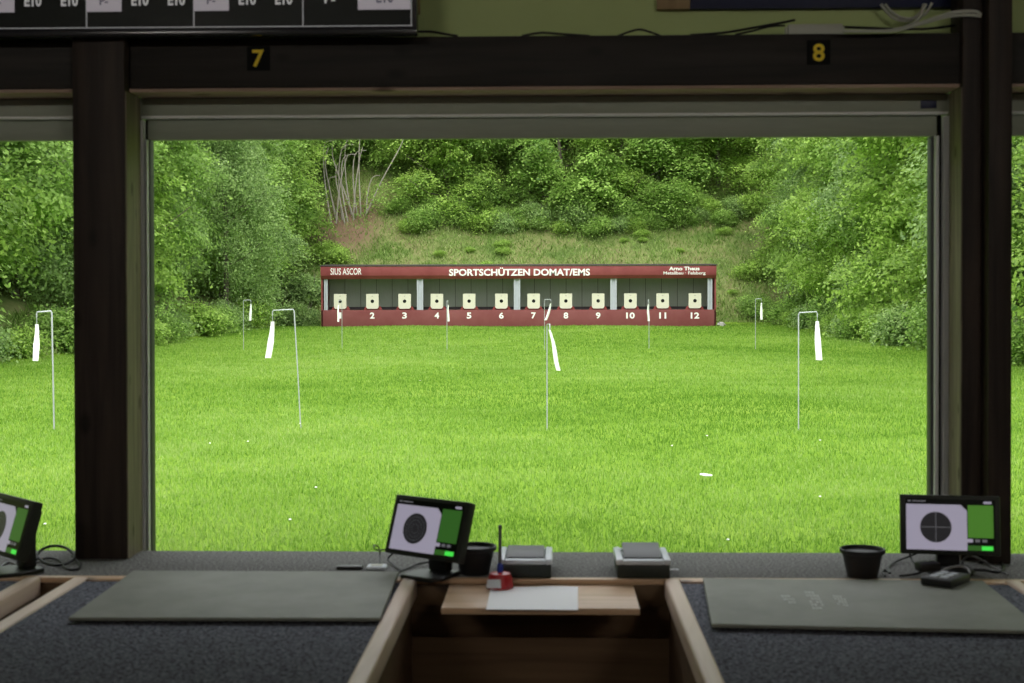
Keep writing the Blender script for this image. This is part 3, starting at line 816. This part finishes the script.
MB().lathe([(.033, 0), (.034, .004), (.030, .030), (.026, .038), (.012, .041)], n=24).build('base', M['red'], t)
MB().prism([(-.031, .006), (.008, .006), (.006, .028), (-.027, .028)], .002, M=T3(-.004, -.0335, 0) @ Matrix.Rotation(R(90-9), 4, 'X')).build('label', M['lgrey'], t, smooth=False)
MB().lathe([(.0075, .040), (.0075, .058), (.005, .064)], n=14).build('pen_cap', M['blue'], t)
MB().lathe([(.0042, .064), (.0042, .150), (.0050, .152), (.0050, .160), (.002, .162)], n=12).build('pen', M['dgrey'], t)

# ------------------------------------------------------------------ lane monitors
def monitor(name, x, y, yaw, tilt, zc, label, cross=False, base_dx=0.0):
    t = thing(name, label, 'monitor', (x, y, .6005), yaw)
    w, h = .127, .078
    Mt = T3(0, -.01, zc-.6) @ Matrix.Rotation(-tilt, 4, 'X')
    fr = B(-w, w, -.008, .020, -h, h, r=.004).build('bezel', M['bezel'], t, M=Mt)
    B(-w+.02, w-.02, .020, .034, -h+.02, h-.02, r=.006).build('back_shell', M['black'], t, M=Mt)
    def pane(nm, x0, x1, z0, z1, m_, lay):
        B(x0, x1, -.0080-.0004*lay, -.0075, z0, z1).build(nm, m_, scr, smooth=False, M=Mt)
    scr = B(-w+.013, w-.013, -.0084, -.0075, -h+.011, h-.011).build('screen', M['scr_black'], t, smooth=False, M=Mt)
    X0, X1, Z0, Z1 = -w+.015, w-.018, -h+.012, h-.012
    xm = X0+(X1-X0)*.70
    # white target field with a cut corner
    MB().prism([(X0, Z0), (xm, Z0), (xm, Z1-.028), (xm-.016, Z1-.013), (X0, Z1-.013)], .0004, M=Mt @ T3(0, -.0084, 0) @ Matrix.Rotation(R(90), 4, 'X')).build('target_field', M['scr_white'], scr, smooth=False)
    xc, zc_ = (X0+xm)/2-.002, (Z0+Z1-.013)/2
    MB().prism([(xc+.040*math.cos(k*math.pi/24), zc_+.040*math.sin(k*math.pi/24)) for k in range(48)], .0004, M=Mt @ T3(0, -.0088, 0) @ Matrix.Rotation(R(90), 4, 'X')).build('target_disc', M['scr_grey'], scr, smooth=False)
    if cross:
        pane('cross_line', xc-.039, xc+.039, zc_-.0008, zc_+.0008, M['scr_line'], 4)
        pane('cross_line', xc-.0008, xc+.0008, zc_-.039, zc_+.039, M['scr_line'], 4)
    else:
        for rr_ in (.012, .022, .031):
            ring = MB().tube([(xc+rr_*math.cos(k*math.pi/16), -.0092, zc_+rr_*math.sin(k*math.pi/16)) for k in range(33)], .0003, 4)
            ring.build('ring_line', M['scr_line'], scr, M=Mt)
    pane('green_field', xm+.002, X1, Z0+.034, Z1-.013, M['scr_green' if cross else 'scr_dkgreen'], 2)
    pane('value_box', xm-.004, xm+.014, Z0+.022, Z0+.031, M['scr_white'], 3)
    pane('value_box', xm+.020, xm+.032, Z0+.023, Z0+.030, M['scr_line'], 2)
    pane('value_box', xm+.038, xm+.050, Z0+.023, Z0+.030, M['scr_line'], 2)
    pane('green_strip', xm+.001, X1, Z0+.001, Z0+.014, M['scr_dkgreen'], 2)
    pane('green_button', X1-.030, X1-.002, Z0+.002, Z0+.013, M['scr_bright'], 3)
    pane('clock_box', X1-.024, X1-.004, Z1-.009, Z1-.003, M['scr_white'], 2)
    pane('title_text', X0+.004, X0+.012, Z1-.007, Z1-.003, M['scr_line'], 2)
    pane('title_text', X0+.016, X0+.050, Z1-.0065, Z1-.0035, M['scr_line'], 2)
    # neck and foot
    MB().box(-.030, .030, .022, .055, .012, zc-.6-.02, r=.006).build('neck', M['black'], t)
    MB().prism([(-.052, -.062), (.052, -.062), (.062, -.02), (.044, .07), (-.044, .07), (-.062, -.02)], .012, r=.003).build('foot', M['black'], t)
    return t
monitor('lane_monitor', -.318, 3.690, R(-36), R(18), .730, 'lane 7 screen with a plain dark disc, turned towards its bench')
monitor('lane_monitor', 1.050, 3.790, R(-9), R(8), .726, 'upright lane 8 screen with a crossed dark disc before the double post', cross=True)
monitor('lane_monitor', -1.432, 3.720, R(-46), R(17), .728, 'cut off screen at the corner bench, next to a coiled black cable')

# black pots
def pot(x, y, label):
    t = thing('black_pot', label, 'pot', (x, y, .6005))
    MB().lathe([(.037, 0), (.039, .002), (.052, .064), (.056, .065), (.0565, .072), (.0530, .072), (.0510, .067), (.037, .006), (.002, .005)], n=36).build('body', M['pot'], t)
    MB().lathe([(.0565, .0625), (.0585, .064), (.0585, .0735), (.0565, .0745), (.0545, .0735), (.0545, .064)], n=36).build('rim', M['pot'], t)
pot(-.207, 3.745, 'black plastic pot half hidden behind the lane 7 screen')
pot(.806, 3.72, 'black plastic pot standing alone behind the lane 8 mat')

# printers
def printer(x, label, lid):
    t = thing('score_printer', label, 'printer', (x, 3.772, .6005))
    B(-.068, .068, -.090, .090, 0, .036, r=.004).build('body', M['prbody'], t)
    mb = MB(); w, d = .071, .093
    mb.box(-w, -.052, -d, d, .036, .050, r=.004); mb.box(.052, w, -d, d, .036, .050, r=.004)
    mb.box(-.052, .052, -d, -.066, .036, .048, r=.003); mb.box(-.052, .052, .07, d, .036, .048, r=.003)
    mb.box(-.053, .053, -.070, .075, .036, .041)
    mb.build('top_tray', M['lgrey'], t)
    L = B(-.050, .050, 0, .136, 0, .010, r=.004).build('lid', M['dgrey'], t, M=T3(0, -.068, .042) @ Matrix.Rotation(lid, 4, 'X'))
    B(.020, .044, -.0705, -.067, .042, .047, r=.001).build('button', M['black'], t)
    return t
printer(-.072, 'dark score printer with a closed grey lid beside the pen stand', R(3))
printer(.235, 'dark score printer with a raised grey lid next to the lane 8 bench', R(7))
o = B(-.014, .014, -.006, .006, 0, .002).build('paper_slip', M['paper']); o.location = (.322, 3.80, .6005)
tag(o, 'tiny white paper slip at the side of the raised lid printer', 'paper')

# remote control on the mat and the adapter behind it
c = at(945, 580, Z=.62)
t = thing('remote_control', 'black remote keypad with pale buttons on the lane 8 mat', 'remote', (c.x, c.y-.005, .6130), R(-40))
B(-.040, .040, -.058, .058, 0, .019, r=.004).build('case', M['black'], t)
B(-.036, .036, -.054, .054, .0185, .0205, r=.0008).build('key_plate', M['dgrey'], t)
for i in range(2):
    for j in range(3):
        B(-.024+i*.026, -.006+i*.026, -.040+j*.028, -.022+j*.028, .0202, .0230, r=.001).build('key', M['lgrey'], t)
c = at(929, 573, Z=.61)
o = B(-.030, .030, -.018, .018, 0, .024, r=.006).build('power_adapter', M['black']); o.location = (c.x, 3.735, .6130); o.rotation_euler = (0, 0, R(15))
tag(o, 'small black adapter block lying behind the remote keypad', 'adapter')

# small white box and cable hook by the lane 7 screen
c = at(377, 567, Z=.605)
t = thing('cable_box', 'small pale junction box at the far corner of the lane 7 mat', 'box', (c.x, 3.80, .6005))
B(-.026, .026, -.022, .022, 0, .010, r=.003).build('case', M['lgrey'], t)
B(-.016, .016, -.012, .012, .0099, .0115, r=.0006).build('lid', M['cable_w'], t)
c = at(350, 568, Z=.603)
o = B(-.035, .035, -.014, .014, 0, .010, r=.004).build('adapter_plug', M['black']); o.location = (c.x, 3.80, .6005)
tag(o, 'flat black plug beside the pale junction box on the sill', 'plug')

# cables on the sill
def zc(name, pts, r, m_, label):
    """pts: (px, py, height above the sill)"""
    w = [at(px, py, Z=.6005+r+hh) for (px, py, hh) in pts]
    return tag(MB().tube(w, r, 8, smooth=8).build(name, m_), label, 'cable')
zc('cable', [(400, 570, 0), (395, 566, 0), (388, 560, .008), (391, 555, .02), (396, 552, .03)], .0025, M['cable_b'], 'thin black cable hanging from the lower edge of the lane 7 screen')
zc('cable', [(380, 567, .005), (380, 556, .015), (379, 548, .04), (375, 545, .05), (374, 548, .045), (378, 550, .04), (387, 549, .05)], .002, M['cable_b'], 'thin wire with a small hooked end above the pale junction box')
zc('cable', [(398, 572, 0), (408, 568, 0), (418, 564, .003), (430, 562, .01)], .0025, M['cable_b'], 'black cable running to the neck of the lane 7 screen')
zc('cable', [(885, 576, 0), (882, 572, 0), (886, 570, 0), (890, 573, 0), (889, 567, 0), (897, 561, .003), (908, 557, .01), (920, 552, .03)], .0028, M['cable_b'], 'black cable with a small coil beside the lone pot')
zc('cable', [(910, 551, .03), (911, 558, .012), (917, 565, .002), (926, 566, 0), (936, 562, 0)], .0028, M['cable_b'], 'black cable dropping from the lower edge of the lane 8 screen')
zc('cable', [(941, 572, .030), (948, 568, .030), (960, 566, .034), (968, 569, .034), (970, 574, .026)], .0035, M['cable_g'], 'grey cable arching over the remote keypad')
zc('cable', [(900, 576, .004), (915, 574, .004), (925, 571, .012)], .0028, M['cable_b'], 'short black lead of the adapter lying along the mat edge')
zc('cable', [(970, 570, 0), (985, 570, 0), (996, 572, 0), (1003, 570, 0), (1001, 562, 0), (990, 560, .004), (980, 563, 0)], .0035, M['cable_b'], 'black cable looping behind the lane 8 screen foot')
zc('cable', [(962, 563, .01), (965, 558, .03), (972, 556, .04), (980, 559, .02), (990, 565, 0), (1008, 575, 0)], .003, M['cable_g'], 'grey cable bending up beside the lane 8 screen neck')
zc('cable', [(36, 560, .003), (40, 551, .02), (52, 546, .03), (66, 548, .025), (74, 556, .01), (70, 562, .003), (58, 565, 0), (44, 562, 0), (36, 555, .012)], .004, M['cable_b'], 'coiled black cable beside the cut off screen')
zc('cable', [(40, 560, 0), (50, 558, .004), (60, 561, 0), (66, 568, 0), (78, 569, 0), (79, 563, 0), (72, 556, .004)], .0035, M['cable_b'], 'black cable lying flat under the coil near the single post')
zc('cable', [(0, 568, 0), (8, 562, 0), (20, 566, 0), (30, 570, 0)], .003, M['cable_g'], 'grey lead lying under the cut off screen')

# ------------------------------------------------------------------ target shed at the end of the range
HY = 54.5; GZ = .02; X0, X1 = -8.90, 6.245
t = thing('target_shed', 'long low red target shed with twelve numbered bays', 'shed', ((X0+X1)/2, HY, GZ))
ox = (X0+X1)/2; hw = (X1-X0)/2
B(-hw, hw, 0, .10, 0, .715-GZ, r=.01).build('front_wall', M['redpaint2'], t)
B(-hw, hw, -.14, -.08, 2.03-GZ, 2.38-GZ, r=.008).build('fascia_board', M['redpaint'], t)
MB().prism([(-.14, 2.03-GZ), (-.08, 2.03-GZ), (.0, 1.91-GZ), (-.05, 1.91-GZ)], 2*hw, M=T3(-hw, 0, 0) @ Matrix(((0, 0, 1, 0), (1, 0, 0, 0), (0, 1, 0, 0), (0, 0, 0, 1)))).build('lower_fascia', M['redpaint'], t, smooth=False)
MB().prism([(-.16, 2.40-GZ), (1.75, 2.46-GZ), (1.75, 2.50-GZ), (-.16, 2.435-GZ)], 2*hw+.06, M=T3(-hw-.03, 0, 0) @ Matrix(((0, 0, 1, 0), (1, 0, 0, 0), (0, 1, 0, 0), (0, 0, 0, 1)))).build('roof', M['rooftin'], t, smooth=False)
for s in (-1, 1):
    MB().prism([(.0, 0), (1.7, 0), (1.7, 2.45-GZ), (-.079, 2.40-GZ), (-.079, 2.02-GZ), (0, 1.91-GZ)], .06, M=T3(s*hw-(.06 if s > 0 else 0), .0, 0) @ Matrix(((0, 0, 1, 0), (1, 0, 0, 0), (0, 1, 0, 0), (0, 0, 0, 1)))).build('side_wall', M['redpaint'], t, smooth=False)
for k_ in range(24):                                 # back wall of upright boards with narrow joints
    a0 = -hw+.07+k_*(2*hw-.14)/24; a1 = a0+(2*hw-.14)/24-.018
    B(a0, a1, 1.60+.006*(k_ % 3), 1.64, .30, 2.42-GZ).build('back_board', M['shedback'], t, smooth=False)
B(-hw+.06, hw-.06, 1.645, 1.69, 0, 2.43-GZ).build('back_frame', M['rooftin'], t, smooth=False)
B(-hw+.06, hw-.06, .101, 1.6, 0, .62).build('floor_slab', M['shedfloor'], t, smooth=False)
B(-hw+.07, hw-.07, 1.50, 1.56, .70, .80).build('rear_rail', M['rooftin'], t, smooth=False)
for px in (325.8, 420, 517, 613.5, 710):
    x = at(px, 295, Y=HY).x-ox
    mb = MB(); w = .068 if px == 325.8 else .09 if px == 710 else .12
    mb.box(x-w, x-w+.06, .012, .14, .68, 1.93-GZ); mb.box(x+w-.06, x+w, .012, .14, .68, 1.93-GZ); mb.box(x-w, x+w, .06, .085, .68, 1.93-GZ)
    mb.build('steel_post', M['galv'], t, smooth=False)
def shed_text(name, s, x0, x1, y0, y1, Yp, bold, shear=0, m_='white'):
    a = at(x0, y1, Y=Yp); b = at(x1, y0, Y=Yp)
    return lettering(name, s, M[m_], T3((a.x+b.x)/2-ox, Yp-HY, a.z-GZ), width=b.x-a.x, height=b.z-a.z, bold=bold, depth=.006, parent=t, shear=shear)
shed_text('sign_lettering', 'SPORTSCHÜTZEN DOMAT/EMS', 449, 590, 267.2, 275.9, HY-.141, .028)
shed_text('sign_lettering', 'SIUS ASCOR', 330.5, 361.5, 268.2, 274.8, HY-.141, .004)
shed_text('sign_lettering', 'Arno Theus', 669, 699.5, 266.6, 270.4, HY-.141, .03)
shed_text('sign_lettering', 'Metallbau · Felsberg', 663.5, 705.5, 271.4, 275.4, HY-.141, .008)
for i in range(12):
    px = 340+i*(695-340)/11
    wd = 4.6 if i < 9 else 8.6
    if i in (0,): wd = 2.6
    if i == 10: wd = 7
    shed_text('bay_number', str(i+1), px-wd/2, px+wd/2, 312.4, 318.6, HY-.001, .03)
# targets
pro = None
for i in range(12):
    px = 340+i*(695-340)/11; x = at(px, 300, Y=HY+.12).x
    lab = 'cream square target above the painted number %s of the red shed' % ['one', 'two', 'three', 'four', 'five', 'six', 'seven', 'eight', 'nine', 'ten', 'eleven', 'twelve'][i]
    if pro is None:
        pro = thing('target_box', lab, 'target', (x, HY+.20, .715), group='targets in the red shed'); o = pro
        h = .24
        MB().prism([(-h, .105), (-h+.06, .045), (h-.06, .045), (h, .105), (h, .62), (-h, .62)], .12, M=T3(0, .06, 0) @ Matrix.Rotation(R(90), 4, 'X')).build('face', M['cream'], pro, smooth=False)
        MB().prism([(.068*math.cos(k*math.pi/12), .068*math.sin(k*math.pi/12)) for k in range(24)], .006, M=T3(0, -.058, .335) @ Matrix.Rotation(R(90), 4, 'X')).build('aiming_mark', M['hole'], pro, smooth=False)
        B(-.028, .028, -.064, -.058, .525, .537).build('maker_mark', M['dgrey'], pro, smooth=False)
        MB().prism([(-.36, 0), (.36, 0), (.285, .14), (-.285, .14)], .10, M=T3(0, .17, 0) @ Matrix.Rotation(R(90), 4, 'X')).build('base', M['redbase'], pro, smooth=False)
        B(-.20, .20, .066, .26, .14, .55).build('rear_case', M['blackm'], pro, smooth=False)
    else:
        o = copy_tree(pro); o.location = (x, HY+.20, .715); o['label'] = lab
# stone by the shed
mb = MB(); bmesh.ops.create_icosphere(mb.bm, subdivisions=2, radius=.16)
for v in mb.bm.verts: v.co *= 1+.25*math.sin(v.co.x*23+v.co.y*17+v.co.z*31); v.co.z *= .7
o = mb.build('grey_stone', M['rock']); o.location = (6.44, 54.42, gz(6.44, 54.42)+.06); tag(o, 'grey stone at the foot of the shed by bay 12', 'stone')

# ------------------------------------------------------------------ wind flags
def wind_flag(x, y, h, hook, label, lean=0.0, ang=0.0, rib=.36, swing=.03, thick=.0065, gap=.11, group=None, ribw=.030, side=0.0, ribd=.011):
    t = thing('wind_flag', label, 'flag', (x, y, gz(x, y)), ang, group=group)
    top = Vector((lean*h, 0, h))
    e = top+Vector((hook, 0, 0.005 if hook > 0 else -.012))
    MB().tube([(0, 0, -.08), (lean*h*.5, 0, h*.5), top-Vector((0, 0, .02)), top+Vector((.008*(1 if hook > 0 else -1), 0, -.003)), e-Vector((.008*(1 if hook > 0 else -1), 0, 0)), e+Vector((0, 0, -.02)), e+Vector((0, 0, -.05))], thick, 6).build('pole', M['polem'], t)
    MB().tube([e+Vector((0, 0, -.045)), e+Vector((0, 0, -gap-.01))], thick*.45, 5).build('hanging_wire', M['polem'], t)
    mb = MB(); bm = mb.bm; L = []
    N_ = 9
    for i in range(N_+1):
        q_ = i/N_
        c_ = e+Vector((swing*q_*(1+q_), side*q_*(1+.3*q_)+.01*math.sin(q_*5), -gap-rib*q_))
        wd = ribw*(.55+.45*min(1, q_*1.8))
        L.append([bm.verts.new(c_+Vector((-wd, .004*math.sin(i), 0))), bm.verts.new(c_+Vector((0, -ribd*(.55+.45*min(1, q_*1.8)), 0))), bm.verts.new(c_+Vector((wd, .006*math.cos(i), 0))), bm.verts.new(c_+Vector((0, ribd*(.3+.5*min(1, q_*1.8)), 0)))])
    for i in range(N_):
        for k_ in range(4): bm.faces.new((L[i][k_], L[i][(k_+1) % 4], L[i+1][(k_+1) % 4], L[i+1][k_]))
    bm.faces.new(L[0]); bm.faces.new(L[-1][::-1])
    mb.build('ribbon', M['ribbon'], t)
    return t
G1 = 'near row of wind flags'; G2 = 'far row of wind flags'
wind_flag(-4.905, 13.85, 1.17, -.150, 'near wind flag seen through the opening past the single post', lean=-.015, swing=-.005, rib=.36, gap=.12, group=G1, thick=.0085)
wind_flag(-2.49, 14.0, 1.18, -.215, 'near wind flag on a leaning pole in front of the target one side trees', lean=-.055, swing=-.022, gap=.11, group=G1)
wind_flag(-.055, 14.1, 1.055, .205, 'near wind flag with a slanting ribbon crossing the shed between targets seven and eight', ang=R(-82), swing=.0, side=.075, gap=.055, rib=.40, ribw=.014, ribd=.023, group=G1)
wind_flag(2.375, 13.8, 1.14, .180, 'near wind flag on a straight pole by the target twelve side', swing=.008, rib=.375, gap=.09, group=G1)
for (px, hook, lab, sw) in [(243.5, .18, 'far wind flag among the bushes before the target one side trees', -.01), (342, -.06, 'far wind flag standing in front of target number one', -.02),
                            (447, .02, 'far wind flag standing between targets four and five', -.02), (544.5, .15, 'far wind flag standing between targets seven and eight', -.06),
                            (649, -.03, 'far wind flag standing between targets ten and eleven', -.005), (755.5, .14, 'far wind flag beyond the target twelve end of the shed', .0)]:
    x = at(px, 330, Y=34).x
    o = wind_flag(x, 34.0, 1.21 if abs(hook) > .1 else 1.17, hook if abs(hook) > .1 else math.copysign(.16, hook), lab,
                  ang=0 if abs(hook) > .1 else math.acos(min(1, abs(hook)/.16))*1.0, swing=sw, rib=.40, gap=.10, group=G2, thick=.0075, ribw=.030, ribd=.028)

# scraps and flowers on the lawn
c = at(706, 473.5, Z=.05)
mb = MB(); mb.prism([(-.055, -.015), (-.02, -.028), (.04, -.014), (.055, .01), (.01, .022), (-.04, .015)], .006, r=.002)
o = mb.build('paper_scrap', M['white']); o.location = (c.x, c.y, gz(c.x, c.y)+.055); o.rotation_euler = (R(12), R(8), .3)
tag(o, 'white scrap lying on the lawn before the raised lid printer', 'scrap')
pf = None
for i, (px, py) in enumerate([(248, 444), (316, 490), (290, 522), (45, 525), (210, 446), (820, 441), (707, 435), (728, 540), (820, 495), (672, 444), (300, 425), (420, 380)]):
    c = at(px, py, Z=.06)
    if pf is None:
        pf = thing('wild_flower', 'tiny pale wild flower dotted in the lawn', 'flower', (c.x, c.y, gz(c.x, c.y)), group='wild flowers in the lawn'); o = pf
        MB().tube([(0, 0, -.02), (0, 0, .065)], .002, 5).build('stalk', M['scr_green'] if False else M['lawn'], pf)
        MB().lathe([(.003, .060), (.009, .064), (.008, .067), (.003, .069)], n=10).build('bloom', M['white'], pf)
    else:
        o = copy_tree(pf); o.location = (c.x, c.y, gz(c.x, c.y))
